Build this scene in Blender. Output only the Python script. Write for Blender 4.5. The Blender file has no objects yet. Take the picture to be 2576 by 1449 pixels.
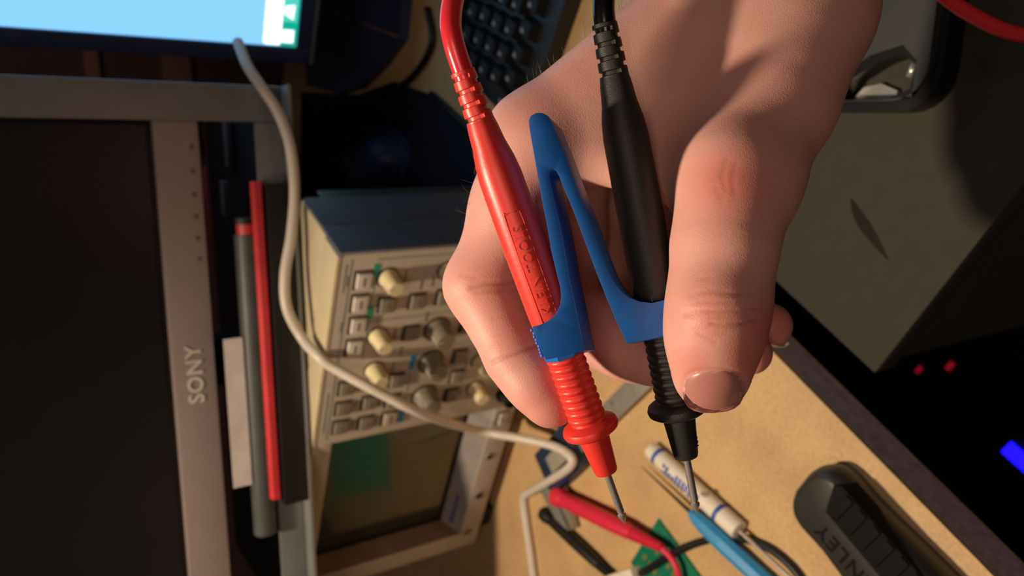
import bpy, math, random
import numpy as np
from mathutils import Matrix, Vector
from mathutils.bvhtree import BVHTree

# ------------------------------------------------------------------ camera, light, exposure
scene = bpy.context.scene
col = scene.collection
FPX = 1950.0                       # focal length in pixels of the 2576 wide frame
TH, RO, CAMH = math.radians(32.48), math.radians(-6.56), 0.384
Fv = np.array([0, math.cos(TH), -math.sin(TH)])
_r = np.array([1.0, 0, 0]); _u = np.array([0, math.sin(TH), math.cos(TH)])
Rv = math.cos(RO)*_r + math.sin(RO)*_u
Uv = -math.sin(RO)*_r + math.cos(RO)*_u
Cv = np.array([0, 0, CAMH])

cam = bpy.data.cameras.new('camera'); camo = bpy.data.objects.new('camera', cam); col.objects.link(camo)
cam.sensor_width = 36; cam.lens = 36*FPX/2576; cam.clip_start = 0.01
camo.matrix_world = Matrix(((-Uv[0], Rv[0], -Fv[0], Cv[0]), (-Uv[1], Rv[1], -Fv[1], Cv[1]), (-Uv[2], Rv[2], -Fv[2], Cv[2]), (0, 0, 0, 1)))
cam.dof.use_dof = True; cam.dof.focus_distance = 0.212; cam.dof.aperture_fstop = 15
scene.camera = camo

world = bpy.data.worlds.new('room_dusk'); scene.world = world; world.use_nodes = True
world.node_tree.nodes['Background'].inputs[0].default_value = (0.48, 0.44, 0.56, 1)
world.node_tree.nodes['Background'].inputs[1].default_value = 0.032

def add_light(name, kind, loc, target, energy, color, size, **kw):
    L = bpy.data.lights.new(name, kind); L.energy = energy; L.color = color
    if kind == 'AREA': L.size = size
    else: L.shadow_soft_size = size
    for k, v in kw.items(): setattr(L, k, v)
    o = bpy.data.objects.new(name, L); col.objects.link(o); o.location = loc
    d = Vector(target) - Vector(loc); o.rotation_euler = d.to_track_quat('-Z', 'Y').to_euler()
    return o
# warm desk lamp hanging over the bench, and an added dim fill light behind the camera
add_light('desk_lamp_light', 'SPOT', (-0.10, 0.38, 0.88), (-0.30, 0.20, 0.0), 28.0, (1.0, 0.80, 0.57), 0.026, spot_size=math.radians(88), spot_blend=0.7)
add_light('fill_light', 'AREA', (-0.3, -1.0, 1.5), (-0.1, 0.5, 0.1), 6.0, (1.0, 0.76, 0.60), 0.6)

vs = scene.view_settings
scene.display_settings.display_device = 'sRGB'
vs.view_transform = 'Standard'; vs.look = 'None'; vs.exposure = 0.0; vs.gamma = 1.0; vs.use_curve_mapping = False

# ------------------------------------------------------------------ projection helpers (where a thing stands in the room)
def ray(x, y): return Fv + Rv*((1449-y)-724.5)/FPX + Uv*(1288-x)/FPX
def at(x, y, dep): return Cv + ray(x, y)*dep
def onz(x, y, z=0.0):
    d = ray(x, y); return Cv + d*((z-CAMH)/d[2])
def onplane(x, y, P, n):
    d = ray(x, y); return Cv + d*(np.dot(np.asarray(P)-Cv, n)/np.dot(d, n))
def c2w(A):                        # metric camera-frame coordinates (x right, y down, z away) to room coordinates
    A = np.asarray(A, float); return Cv + A[..., 0:1]*(-Uv) + A[..., 1:2]*(-Rv) + A[..., 2:3]*Fv
def px(x, y, d): return np.array([(x-1288.0)*d/FPX, (y-724.5)*d/FPX, d])

# ------------------------------------------------------------------ materials
def srgb(r, g, b):
    f = lambda c: (c/255/12.92) if c/255 <= 0.04045 else ((c/255+0.055)/1.055)**2.4
    return (f(r), f(g), f(b), 1)
MATS = {}
def mat(name, rgb, rough=0.5, metal=0.0, var=0.12, scale=60.0, bump=0.0, bscale=400.0, spec=0.5, emit=None, estr=1.0, sss=0.0, sssr=(1, .3, .2), ssss=0.003, coat=0.0, trans=0.0):
    m = bpy.data.materials.new(name); m.use_nodes = True; nt = m.node_tree; N = nt.nodes; Lk = nt.links
    b = N['Principled BSDF']; c = srgb(*rgb)
    tc = N.new('ShaderNodeTexCoord'); nz = N.new('ShaderNodeTexNoise'); nz.inputs['Scale'].default_value = scale; nz.inputs['Detail'].default_value = 5
    Lk.new(tc.outputs['Object'], nz.inputs['Vector'])
    rp = N.new('ShaderNodeValToRGB'); rp.color_ramp.elements[0].position = 0.3; rp.color_ramp.elements[1].position = 0.7
    rp.color_ramp.elements[0].color = tuple(x*(1-var) for x in c[:3])+(1,); rp.color_ramp.elements[1].color = tuple(min(1, x*(1+var)) for x in c[:3])+(1,)
    Lk.new(nz.outputs['Fac'], rp.inputs['Fac']); Lk.new(rp.outputs['Color'], b.inputs['Base Color'])
    b.inputs['Roughness'].default_value = rough; b.inputs['Metallic'].default_value = metal; b.inputs['Specular IOR Level'].default_value = spec
    b.inputs['Coat Weight'].default_value = coat; b.inputs['Transmission Weight'].default_value = trans
    if emit: b.inputs['Emission Color'].default_value = srgb(*emit); b.inputs['Emission Strength'].default_value = estr
    if sss: b.inputs['Subsurface Weight'].default_value = sss; b.inputs['Subsurface Radius'].default_value = sssr; b.inputs['Subsurface Scale'].default_value = ssss
    if bump:
        n2 = N.new('ShaderNodeTexNoise'); n2.inputs['Scale'].default_value = bscale; n2.inputs['Detail'].default_value = 3
        Lk.new(tc.outputs['Object'], n2.inputs['Vector'])
        bp = N.new('ShaderNodeBump'); bp.inputs['Strength'].default_value = bump; bp.inputs['Distance'].default_value = 0.0006
        Lk.new(n2.outputs['Fac'], bp.inputs['Height']); Lk.new(bp.outputs['Normal'], b.inputs['Normal'])
    MATS[name] = m; return m

mat('red_plastic', (224, 58, 48), 0.38, var=0.05, bump=0.06, bscale=900, sss=0.25, ssss=0.0015)
mat('red_lead', (215, 50, 60), 0.22, var=0.04, sss=0.2, ssss=0.0015)
mat('black_plastic', (40, 38, 36), 0.5, var=0.08, bump=0.2, bscale=2600)
mat('black_lead', (12, 12, 13), 0.18, var=0.1)
mat('blue_pla', (28, 108, 198), 0.42, var=0.06, bump=0.03, bscale=700)
mat('steel', (205, 198, 190), 0.3, 0.75, var=0.06)
mat('brushed_steel', (158, 154, 146), 0.45, 0.5, var=0.1)
mat('cream_plastic', (196, 184, 150), 0.5, var=0.05, bump=0.05)
mat('panel_plastic', (178, 166, 152), 0.5, var=0.05, bump=0.04)
mat('white_key', (206, 198, 190), 0.5, var=0.04)
mat('grey_key', (128, 120, 108), 0.5, var=0.05)
mat('key_well_shade', (64, 54, 46), 0.6)
mat('cream_knob', (218, 206, 160), 0.45, var=0.04)
mat('grey_knob', (122, 114, 98), 0.45, var=0.05)
mat('teal_ink', (20, 140, 112), 0.5); mat('blue_ink', (36, 128, 178), 0.5); mat('faint_ink', (120, 140, 134), 0.6); mat('text_ink', (110, 98, 90), 0.6)
mat('scope_glass', (34, 38, 30), 0.2, var=0.2, scale=14, spec=0.7, coat=0.6)
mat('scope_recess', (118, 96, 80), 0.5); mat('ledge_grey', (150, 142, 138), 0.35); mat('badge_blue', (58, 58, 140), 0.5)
mat('dark_hole', (24, 20, 18), 0.6)
mat('silver_plastic', (160, 146, 142), 0.38, var=0.03)
mat('monitor_black', (26, 24, 25), 0.35, var=0.1); mat('display_glass', (36, 34, 35), 0.3, var=0.15, scale=6)
mat('letter_silver', (222, 218, 212), 0.4)
mat('rack_metal', (132, 134, 134), 0.38, 0.2, var=0.08, scale=25)
mat('dark_metal', (34, 36, 38), 0.45)
mat('tube_grey', (74, 78, 76), 0.45); mat('rod_red', (214, 62, 66), 0.4); mat('paper_white', (220, 212, 210), 0.7); mat('box_black', (16, 16, 18), 0.5)
mat('cable_white', (208, 198, 184), 0.4, var=0.04)
mat('wall_paint', (92, 66, 62), 0.8, var=0.1, scale=8); mat('board_wood', (150, 108, 92), 0.6, var=0.1, scale=20)
mat('glare_navy', (44, 58, 94), 0.45); mat('kb_black', (22, 21, 22), 0.5); mat('kb_key', (17, 17, 18), 0.6, spec=0.25); mat('legend_white', (150, 143, 138), 0.5)  # the navy tone puts blue monitor glare into black plastic
mat('cab_paint', (58, 56, 48), 0.7, spec=0.2, var=0.06, scale=90, bump=0.15, bscale=500); mat('case_grey', (44, 42, 37), 0.55, var=0.06); mat('case_rim', (14, 13, 13), 0.3)
mat('scratch_dark', (36, 34, 29), 0.8, spec=0.1)
mat('foil', (225, 222, 215), 0.25, 0.8)
mat('floor_dark', (20, 17, 18), 0.7); mat('pc_black', (12, 12, 14), 0.4)
mat('led_blue', (10, 10, 40), 0.5, emit=(20, 10, 255), estr=3.0); mat('led_red', (40, 5, 10), 0.5, emit=(220, 30, 60), estr=0.25)
mat('marker_white', (226, 218, 198), 0.4, var=0.03); mat('marker_ink', (60, 84, 170), 0.5); mat('shaft', (190, 176, 168), 0.35, 0.5)
mat('tool_blue', (58, 146, 200), 0.4, var=0.05); mat('pcb_green', (18, 112, 84), 0.35, var=0.15, scale=300); mat('gold', (170, 150, 70), 0.4, 0.6)
mat('connector_white', (222, 214, 196), 0.4); mat('caliper_navy', (36, 48, 76), 0.4); mat('lcd_grey', (150, 146, 130), 0.3)
mat('knife_dark', (48, 46, 43), 0.42, var=0.08, bump=0.1, bscale=900); mat('knife_rubber', (17, 16, 17), 0.75, spec=0.15)
mat('mini_red', (214, 44, 70), 0.4, var=0.05, sss=0.15, ssss=0.001)
mat('nail', (178, 120, 112), 0.35, var=0.05, sss=0.3, ssss=0.002)
mat('nail_edge', (236, 208, 186), 0.35)
mat('shade_sheet', (26, 30, 42), 0.8, spec=0.2)
mat('side_shade', (62, 66, 74), 0.5)
mat('mat_teal', (34, 170, 132), 0.6)
mat('hair', (58, 40, 32), 0.5)

def desk_material():
    m = mat('desk_board', (198, 164, 116), 0.55, var=0.12, scale=24); nt = m.node_tree; N = nt.nodes; Lk = nt.links
    b = N['Principled BSDF']; src = b.inputs['Base Color'].links[0].from_socket
    tc = N.new('ShaderNodeTexCoord'); v = N.new('ShaderNodeTexNoise'); v.inputs['Scale'].default_value = 420; v.inputs['Detail'].default_value = 6
    Lk.new(tc.outputs['Object'], v.inputs['Vector'])
    r = N.new('ShaderNodeValToRGB'); r.color_ramp.elements[0].position = 0.35; r.color_ramp.elements[0].color = (.72, .66, .6, 1); r.color_ramp.elements[1].position = 0.62; r.color_ramp.elements[1].color = (1.08, 1.05, 1.02, 1)
    Lk.new(v.outputs['Fac'], r.inputs['Fac'])
    mx = N.new('ShaderNodeMix'); mx.data_type = 'RGBA'; mx.blend_type = 'MULTIPLY'; mx.inputs['Factor'].default_value = 0.45
    Lk.new(src, mx.inputs['A']); Lk.new(r.outputs['Color'], mx.inputs['B']); Lk.new(mx.outputs['Result'], b.inputs['Base Color'])
    bp = N.new('ShaderNodeBump'); bp.inputs['Strength'].default_value = 0.15; bp.inputs['Distance'].default_value = 0.0005
    Lk.new(v.outputs['Fac'], bp.inputs['Height']); Lk.new(bp.outputs['Normal'], b.inputs['Normal'])
desk_material()
mat('desk_edge', (190, 158, 150), 0.75, var=0.25, scale=180, bump=0.4, bscale=600)

def skin_material():
    m = bpy.data.materials.new('skin'); m.use_nodes = True; nt = m.node_tree; N = nt.nodes; Lk = nt.links; b = N['Principled BSDF']
    tc = N.new('ShaderNodeTexCoord')
    def noise(s, d=4):
        n = N.new('ShaderNodeTexNoise'); n.inputs['Scale'].default_value = s; n.inputs['Detail'].default_value = d; Lk.new(tc.outputs['Object'], n.inputs['Vector']); return n
    n1 = noise(45); r1 = N.new('ShaderNodeValToRGB'); r1.color_ramp.elements[0].position = .3; r1.color_ramp.elements[1].position = .7
    r1.color_ramp.elements[0].color = srgb(208, 152, 140); r1.color_ramp.elements[1].color = srgb(218, 166, 153)
    Lk.new(n1.outputs['Fac'], r1.inputs['Fac'])
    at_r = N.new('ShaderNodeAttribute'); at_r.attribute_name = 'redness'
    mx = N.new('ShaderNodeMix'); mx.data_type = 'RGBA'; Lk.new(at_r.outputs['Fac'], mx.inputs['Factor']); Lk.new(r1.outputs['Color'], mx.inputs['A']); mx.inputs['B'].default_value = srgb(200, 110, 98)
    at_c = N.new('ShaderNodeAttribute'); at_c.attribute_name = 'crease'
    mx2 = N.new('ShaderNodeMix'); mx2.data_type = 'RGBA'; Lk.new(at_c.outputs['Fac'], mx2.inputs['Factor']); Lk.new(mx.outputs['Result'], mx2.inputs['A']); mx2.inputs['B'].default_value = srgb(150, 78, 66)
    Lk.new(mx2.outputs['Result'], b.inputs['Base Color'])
    b.inputs['Roughness'].default_value = 0.5; b.inputs['Specular IOR Level'].default_value = 0.35
    b.inputs['Subsurface Weight'].default_value = 0.22; b.inputs['Subsurface Radius'].default_value = (1, .3, .18); b.inputs['Subsurface Scale'].default_value = 0.004
    vo = N.new('ShaderNodeTexVoronoi'); vo.inputs['Scale'].default_value = 2200; Lk.new(tc.outputs['Object'], vo.inputs['Vector'])
    n3 = noise(420, 5)
    ad = N.new('ShaderNodeMath'); ad.operation = 'ADD'; Lk.new(vo.outputs['Distance'], ad.inputs[0]); Lk.new(n3.outputs['Fac'], ad.inputs[1])
    bp = N.new('ShaderNodeBump'); bp.inputs['Strength'].default_value = 0.22; bp.inputs['Distance'].default_value = 0.0002
    Lk.new(ad.outputs[0], bp.inputs['Height']); Lk.new(bp.outputs['Normal'], b.inputs['Normal'])
    MATS['skin'] = m
skin_material()

# ------------------------------------------------------------------ mesh helpers; a shape is (verts, faces)
def join(*shapes):
    V = []; Fc = []; n = 0
    for v, f in shapes:
        v = np.asarray(v, float).reshape(-1, 3); V.append(v); Fc += [tuple(i+n for i in q) for q in f]; n += len(v)
    return np.concatenate(V), Fc
def xf(shape, M):
    v, f = shape; v = np.asarray(v, float); M = np.asarray(M, float); return v@M[:3, :3].T + M[:3, 3], f
def frame(o, x, y, z):
    M = np.eye(4); M[:3, 0] = x; M[:3, 1] = y; M[:3, 2] = z; M[:3, 3] = o; return M
def nrm(v): v = np.asarray(v, float); return v/np.linalg.norm(v)
def box(x0, x1, y0, y1, z0, z1):
    v = [(x, y, z) for z in (z0, z1) for y in (y0, y1) for x in (x0, x1)]
    return np.array(v, float), [(0, 2, 3, 1), (4, 5, 7, 6), (0, 1, 5, 4), (2, 6, 7, 3), (0, 4, 6, 2), (1, 3, 7, 5)]
def cbox(x0, x1, y0, y1, z0, z1, c):
    """box with chamfered edges"""
    import bmesh
    bm = bmesh.new(); v, f = box(x0, x1, y0, y1, z0, z1)
    bv = [bm.verts.new(p) for p in v]
    for q in f: bm.faces.new([bv[i] for i in q])
    bmesh.ops.bevel(bm, geom=list(bm.edges), offset=c, segments=2, affect='EDGES', profile=0.6)
    bm.verts.index_update(); V = np.array([p.co[:] for p in bm.verts]); Fc = [tuple(p.index for p in q.verts) for q in bm.faces]; bm.free()
    return V, Fc
def prism(poly, z0, z1, hole=None):
    """extrude an outline in xy; uses bmesh triangle fill for concave outlines"""
    import bmesh
    bm = bmesh.new()
    lo = [bm.verts.new((p[0], p[1], z0)) for p in poly]; hi = [bm.verts.new((p[0], p[1], z1)) for p in poly]
    n = len(poly)
    bm.faces.new(lo[::-1]); bm.faces.new(hi)
    for i in range(n): bm.faces.new((lo[i], lo[(i+1) % n], hi[(i+1) % n], hi[i]))
    bmesh.ops.recalc_face_normals(bm, faces=bm.faces)
    bm.verts.index_update(); V = np.array([p.co[:] for p in bm.verts]); Fc = [tuple(p.index for p in q.verts) for q in bm.faces]; bm.free()
    return V, Fc
def rrect(x0, x1, y0, y1, r, n=5):
    P = []
    for cx, cy, a in ((x1-r, y1-r, 0), (x0+r, y1-r, 90), (x0+r, y0+r, 180), (x1-r, y0+r, 270)):
        for i in range(n+1):
            t = math.radians(a+90*i/n); P.append((cx+r*math.cos(t), cy+r*math.sin(t)))
    return P
def lathe(prof, n=32, flute=None):
    """prof: (z, r) pairs, along +z"""
    V = []; Fc = []
    for z, r in prof:
        for i in range(n):
            a = 2*math.pi*i/n; k = flute(i, z) if flute else 1.0
            V.append((r*k*math.cos(a), r*k*math.sin(a), z))
    m = len(prof)
    for j in range(m-1):
        for i in range(n): Fc.append((j*n+i, j*n+(i+1) % n, (j+1)*n+(i+1) % n, (j+1)*n+i))
    Fc.append(tuple(range(n))[::-1]); Fc.append(tuple((m-1)*n+i for i in range(n)))
    return np.array(V), Fc
def axis_frame(a, b, ref=None):
    a = np.asarray(a, float); b = np.asarray(b, float); z = nrm(b-a)
    ref = np.array([0, 0, 1.0]) if ref is None else np.asarray(ref, float)
    if abs(np.dot(ref, z)) > .97: ref = np.array([1.0, 0, 0])
    x = nrm(ref-np.dot(ref, z)*z); y = np.cross(z, x); return frame(a, x, y, z)
def spline(P, n=12):
    P = [np.asarray(p, float) for p in P]; P = [2*P[0]-P[1]]+P+[2*P[-1]-P[-2]]; out = []
    for i in range(1, len(P)-2):
        for k in range(n):
            t = k/n; p0, p1, p2, p3 = P[i-1:i+3]
            out.append(.5*((2*p1)+(p2-p0)*t+(2*p0-5*p1+4*p2-p3)*t*t+(3*p1-p0-3*p2+p3)*t**3))
    out.append(P[-2]); return np.array(out)
def tube(P, r, n=14):
    P = np.asarray(P, float); m = len(P); r = np.broadcast_to(r, (m,)); T = np.gradient(P, axis=0); T /= np.linalg.norm(T, axis=1)[:, None]
    x = np.cross(T[0], [0.3, 0.5, 0.81]); x /= np.linalg.norm(x); V = []; Fc = []
    for j in range(m):
        x = x-np.dot(x, T[j])*T[j]; x /= np.linalg.norm(x); y = np.cross(T[j], x)
        for i in range(n):
            a = 2*math.pi*i/n; V.append(P[j]+r[j]*(math.cos(a)*x+math.sin(a)*y))
    for j in range(m-1):
        for i in range(n): Fc.append((j*n+i, j*n+(i+1) % n, (j+1)*n+(i+1) % n, (j+1)*n+i))
    Fc.append(tuple(range(n))[::-1]); Fc.append(tuple((m-1)*n+i for i in range(n)))
    return np.array(V), Fc

WM = {}
def link_mesh(name, shape, material, smooth):
    v, f = shape; me = bpy.data.meshes.new(name); me.from_pydata([tuple(p) for p in v], [], f); me.update()
    if material: me.materials.append(MATS[material])
    if smooth: me.polygons.foreach_set('use_smooth', [True]*len(me.polygons))
    if smooth == 'auto':
        me.set_sharp_from_angle(angle=math.radians(38))
    o = bpy.data.objects.new(name, me); col.objects.link(o); return o
def tag(o, label=None, cat=None, group=None, kind=None):
    if label: o['label'] = label
    if cat: o['category'] = cat
    if group: o['group'] = group
    if kind: o['kind'] = kind
    return o
def thing(name, label, cat, M=None, group=None, loc=None):
    """Empty at the base of a thing; parts are given in the frame of M"""
    o = bpy.data.objects.new(name, None); col.objects.link(o); o.empty_display_size = 0.02
    if M is None:
        M = np.eye(4)
        if loc is not None: M[:3, 3] = loc
    o.matrix_world = Matrix(np.asarray(M).tolist()); WM[o.name] = np.asarray(M, float)
    return tag(o, label, cat, group)
def part(name, shape, material, parent, smooth='auto', world=False, label=None, kind=None):
    """shape in the parent's thing frame, or in room coordinates with world=True"""
    Mp = WM[parent.name]
    if world: shape = xf(shape, np.linalg.inv(Mp))
    o = link_mesh(name, shape, material, smooth); o.parent = parent; WM[o.name] = Mp
    return tag(o, label, None, None, kind)
def solo(name, shape, material, label, cat, group=None, smooth='auto', kind=None):
    """a thing that is a single mesh, shape in room coordinates; origin goes to its base"""
    v, f = shape; v = np.asarray(v, float); o0 = np.array([*(v[:, :2].mean(0)), v[:, 2].min()])
    o = link_mesh(name, (v-o0, f), material, smooth); o.location = o0
    M = np.eye(4); M[:3, 3] = o0; WM[o.name] = M
    return tag(o, label, cat, group, kind)
def text_shape(s, size, depth, bold=0.0, align='CENTER', spacing=1.0):
    cu = bpy.data.curves.new('t', 'FONT'); cu.body = s; cu.size = size; cu.extrude = depth/2; cu.offset = bold; cu.align_x = align; cu.align_y = 'CENTER'; cu.space_character = spacing; cu.resolution_u = 3
    o = bpy.data.objects.new('t', cu); col.objects.link(o); bpy.context.view_layer.update()
    me = bpy.data.meshes.new_from_object(o.evaluated_get(bpy.context.evaluated_depsgraph_get()))
    v = np.array([p.co[:] for p in me.vertices]); f = [tuple(p.vertices) for p in me.polygons]
    bpy.data.objects.remove(o); bpy.data.curves.remove(cu); bpy.data.meshes.remove(me); return v, f
def structure(name, shape, material, label=None):
    o = link_mesh(name, shape, material, False); WM[o.name] = np.eye(4); return tag(o, label, None, None, 'structure')

# ------------------------------------------------------------------ the room
structure('floor', box(-3, 3, -2, 2.0, -0.76, -0.72), 'floor_dark', 'dark floor under the bench')
structure('wall_back', box(-3, 3, 1.62, 1.70, -0.72, 2.3), 'wall_paint', 'dim reddish brown wall behind the monitors')
structure('wall_right', box(2.4, 2.5, -2, 1.62, -0.72, 2.3), 'wall_paint')

# ------------------------------------------------------------------ bench top
dE = np.array([math.sin(math.radians(43.2)), math.cos(math.radians(43.2)), 0]); nE = np.array([dE[1], -dE[0], 0])
E1 = np.array([-0.068, 0.305, 0])
q = [E1-dE*.75, E1+dE*.15, E1+dE*.15+nE*.9, E1+dE*.95+nE*.9, E1+dE*.95-nE*.75, E1-dE*.75-nE*.75]
desk = thing('workbench', 'wooden workbench top of tan fibreboard carrying the tools', 'bench', loc=(0, 0.6, 0))
TD = 0.026
part('bench_top', prism([(p[0], p[1]) for p in q], -0.003, 0, None), 'desk_board', desk, False, True)
part('core_board', prism([(p[0], p[1]) for p in q], -TD, -0.003), 'desk_edge', desk, False, True, label='greyish brown raw cut edge')
part('bottom_sheet', prism([(p[0], p[1]) for p in q], -TD-.0015, -TD), 'desk_board', desk, False, True)
for c in (E1-dE*.6-nE*.6, E1+dE*.8-nE*.6, E1+dE*.8+nE*.75):
    part('leg', box(c[0]-.03, c[0]+.03, c[1]-.03, c[1]+.03, -.72, -TD-.0015), 'dark_metal', desk, False, True)

# ------------------------------------------------------------------ grey cabinet beside the bench, case lying on it
ZC = -0.03
cc = onz(2200, 940, ZC)
cM = frame([cc[0], cc[1], -0.72], nE, dE, [0, 0, 1])
cab = thing('storage_cabinet', 'dull grey painted cabinet with scuffed top beside the bench edge', 'cabinet', cM)
H = 0.72+ZC
part('cabinet_top', cbox(0, .62, 0, .52, H-.02, H, .0015), 'cab_paint', cab)
part('cabinet_body', box(.004, .616, .004, .516, 0, H-.02), 'cab_paint', cab)
# long dark scuff on the top
sc_pts = [onz(2140, 500, ZC+.0004), onz(2160, 545, ZC+.0004), onz(2190, 590, ZC+.0004), onz(2232, 652, ZC+.0004)]
sp = spline(sc_pts, 6); ww = .0035*np.sin(np.linspace(.15, math.pi-.1, len(sp))); tt = np.gradient(sp, axis=0); nn = np.cross(tt, [0, 0, 1]); nn /= np.linalg.norm(nn, axis=1)[:, None]
sv = np.concatenate([sp+nn*ww[:, None], sp-nn*ww[:, None]]); k = len(sp)
part('scuff_mark', (sv, [(i, i+1, k+i+1, k+i) for i in range(k-1)]), 'scratch_dark', cab, False, True)

# flat case on the cabinet: rounded, dark rim, hand hole at the corner
pc0 = onz(2440, 215, ZC)
cx_dir = nrm(onz(2090, 285, ZC)-onz(2330, 285, ZC)); cy_dir = np.cross([0, 0, 1.0], cx_dir)
if np.dot(cy_dir, onz(2480, 0, ZC)-onz(2430, 200, ZC)) < 0: cy_dir = -cy_dir
pc0 = onz(2400, 285, ZC) 
kM = frame([pc0[0], pc0[1], ZC], cx_dir, cy_dir, np.cross(cx_dir, cy_dir))
if kM[2, 2] < 0: kM[:3, 2] *= -1
case = thing('flat_case', 'flat grey case with rounded black rim and a hand hole on the cabinet', 'case', kM)
outer = rrect(0, .082, 0, .118, .022, 6)
hole = [(.016, .012), (.03, .006), (.058, .006), (.05, .018), (.036, .026), (.022, .03), (.014, .024)]
def ring_plate(outer, hole, z0, z1):
    """plate with one hole: bridge the outline to the hole"""
    import bmesh
    bm = bmesh.new(); E = []
    for L in (outer, hole):
        vv = [bm.verts.new((p[0], p[1], z1)) for p in L]
        for i in range(len(vv)): E.append(bm.edges.new((vv[i], vv[(i+1) % len(vv)])))
    bmesh.ops.triangle_fill(bm, edges=E, use_beauty=True, use_dissolve=False)
    r = bmesh.ops.extrude_face_region(bm, geom=list(bm.faces))
    bmesh.ops.translate(bm, verts=[g for g in r['geom'] if isinstance(g, bmesh.types.BMVert)], vec=(0, 0, z0-z1))
    bmesh.ops.recalc_face_normals(bm, faces=bm.faces)
    bm.verts.index_update(); V = np.array([p.co[:] for p in bm.verts]); Fc = [tuple(p.index for p in q.verts) for q in bm.faces]; bm.free(); return V, Fc
part('case_rim', ring_plate(outer, hole, 0.0005, .016), 'case_rim', case)
inner = rrect(.006, .076, .006, .112, .018, 6)
hole2 = [(.012+.001, .012-.004), (.03, .0025+.004), (.062, .0065), (.054, .021), (.038, .030), (.021, .034), (.0125, .026)]
part('lid_plate', ring_plate(inner, hole2, .016, .0185), 'case_grey', case)
part('foil_scrap', prism([(.030, .0075), (.056, .0075), (.050, .014), (.040, .016), (.030, .012)], .001, .004), 'foil', case)
part('latch_pin', tube([(.019, .018, .012), (.017, .025, .012)], .0022, 10), 'steel', case, True)

# computer tower on the floor with indicator lights
t0 = onz(2500, 1100, -0.55)
pcM = frame([t0[0], t0[1]-.10, -0.72], nE, dE, [0, 0, 1])
pc = thing('computer_tower', 'black computer tower on the floor with blue and red lights', 'computer', pcM)
part('tower_case', cbox(-.10, .10, -.2, .22, 0, .16, .004), 'pc_black', pc)
for nm, (xx, yy), m, s in (('blue_light', (2562, 1150), 'led_blue', .016), ('red_light', (2312, 930), 'led_red', .005), ('red_light', (2390, 921), 'led_red', .006)):
    p = onz(xx, yy, -.56+.0008)
    part(nm, xf(cbox(-s, s, -s*.55, s*.55, -.0006, .002, .0005), frame(p, dE if nm == 'blue_light' else nE, -nE if nm == 'blue_light' else dE, [0, 0, 1])), m, pc, world=True)

# ------------------------------------------------------------------ oscilloscope; panel coordinates s (mm from right edge), t (mm from top)
psy = math.radians(36.747); lat = np.array([math.cos(psy), -math.sin(psy), 0]); dp = np.array([math.sin(psy), math.cos(psy), 0])
TR = np.array([.0341, .4897, .2037])
sM = frame([TR[0], TR[1], 0], lat, dp, [0, 0, 1])
scope = thing('oscilloscope', 'beige bench oscilloscope with dark screen, knobs and push buttons', 'oscilloscope', sM)
ZT = TR[2]
def SB(s0, s1, t0, t1, y0, y1, c=0):
    a = (-s1/1000, -s0/1000, y0, y1, ZT-t1/1000, ZT-t0/1000); return cbox(*a, c) if c else box(*a)
part('case_shell', join(cbox(-.361, 0, .026, .081, ZT-.189, ZT, .003)), 'cream_plastic', scope)
part('side_shade_panel', join(cbox(-.001, .0010, .003, .0385, ZT-.188, ZT-.002, .0006), cbox(-.001, .0010, .0400, .0800, ZT-.188, ZT-.002, .0006)), 'side_shade', scope)  # added dark cover; its colour carries the shade on the cream case side
part('rear_case', cbox(-.352, -.009, .081, .112, ZT-.189, ZT-.022, .004), 'dark_metal', scope)
part('front_frame', join(SB(0, 174, 0, 189, 0, .026, .002), SB(339, 361, 0, 189, 0, .026, .002), SB(173, 340, 0, 16, 0, .026, .002), SB(173, 340, 166, 189, 0, .026, .002)), 'panel_plastic', scope)
part('top_trim', join(box(-.3605, -.0005, -.0004, .0255, ZT-.0015, ZT+.0006)), 'cream_plastic', scope)
for s in (.03, .33):
    part('foot', cbox(-s-.012, -s+.012, .004, .03, 0, ZT-.188, .002), 'dark_hole', scope)
    part('foot', cbox(-s-.012, -s+.012, .08, .108, 0, ZT-.188, .002), 'dark_hole', scope)
# screen recess
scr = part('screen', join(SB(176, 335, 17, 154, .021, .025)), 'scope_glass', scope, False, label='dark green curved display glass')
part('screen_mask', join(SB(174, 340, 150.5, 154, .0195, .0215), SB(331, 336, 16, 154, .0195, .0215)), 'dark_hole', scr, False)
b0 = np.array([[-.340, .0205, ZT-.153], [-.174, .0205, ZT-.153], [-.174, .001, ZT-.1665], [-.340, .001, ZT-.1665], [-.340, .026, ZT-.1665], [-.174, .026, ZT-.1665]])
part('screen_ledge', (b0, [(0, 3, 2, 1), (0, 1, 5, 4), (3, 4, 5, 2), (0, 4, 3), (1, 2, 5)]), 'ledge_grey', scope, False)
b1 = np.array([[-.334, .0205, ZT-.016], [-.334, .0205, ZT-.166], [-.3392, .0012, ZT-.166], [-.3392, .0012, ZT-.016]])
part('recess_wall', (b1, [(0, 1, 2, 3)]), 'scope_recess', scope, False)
# badge with faint blue marks on the ledge
bd = np.array([(b0[0]+b0[1])/2, ]); 
lx = np.array([1.0, 0, 0]); ly = nrm(b0[3]-b0[0]); ln = np.cross(lx, -ly)
badge = part('badge', xf(cbox(.0, .046, -.0042, .0042, -.0002, .0008, .0003), frame(b0[0]+ly*.0125+np.array([.008, 0, 0]), lx, -ly, ln)), 'ledge_grey', scope)
mk = [box(.004+i*.0042, .0068+i*.0042, -.0018+(.0004 if i % 2 else 0), .0022, .0008, .0010) for i in range(9)]
part('badge_print', xf(join(*mk), frame(b0[0]+ly*.0125+np.array([.008, 0, 0]), lx, -ly, ln)), 'badge_blue', badge, False)
def put_shared(name, src, parent, dx, dz):
    o = src.copy(); col.objects.link(o); o.parent = parent; o.location = (dx, 0, dz); WM[o.name] = WM[parent.name]; o.name = name
    return o
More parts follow.
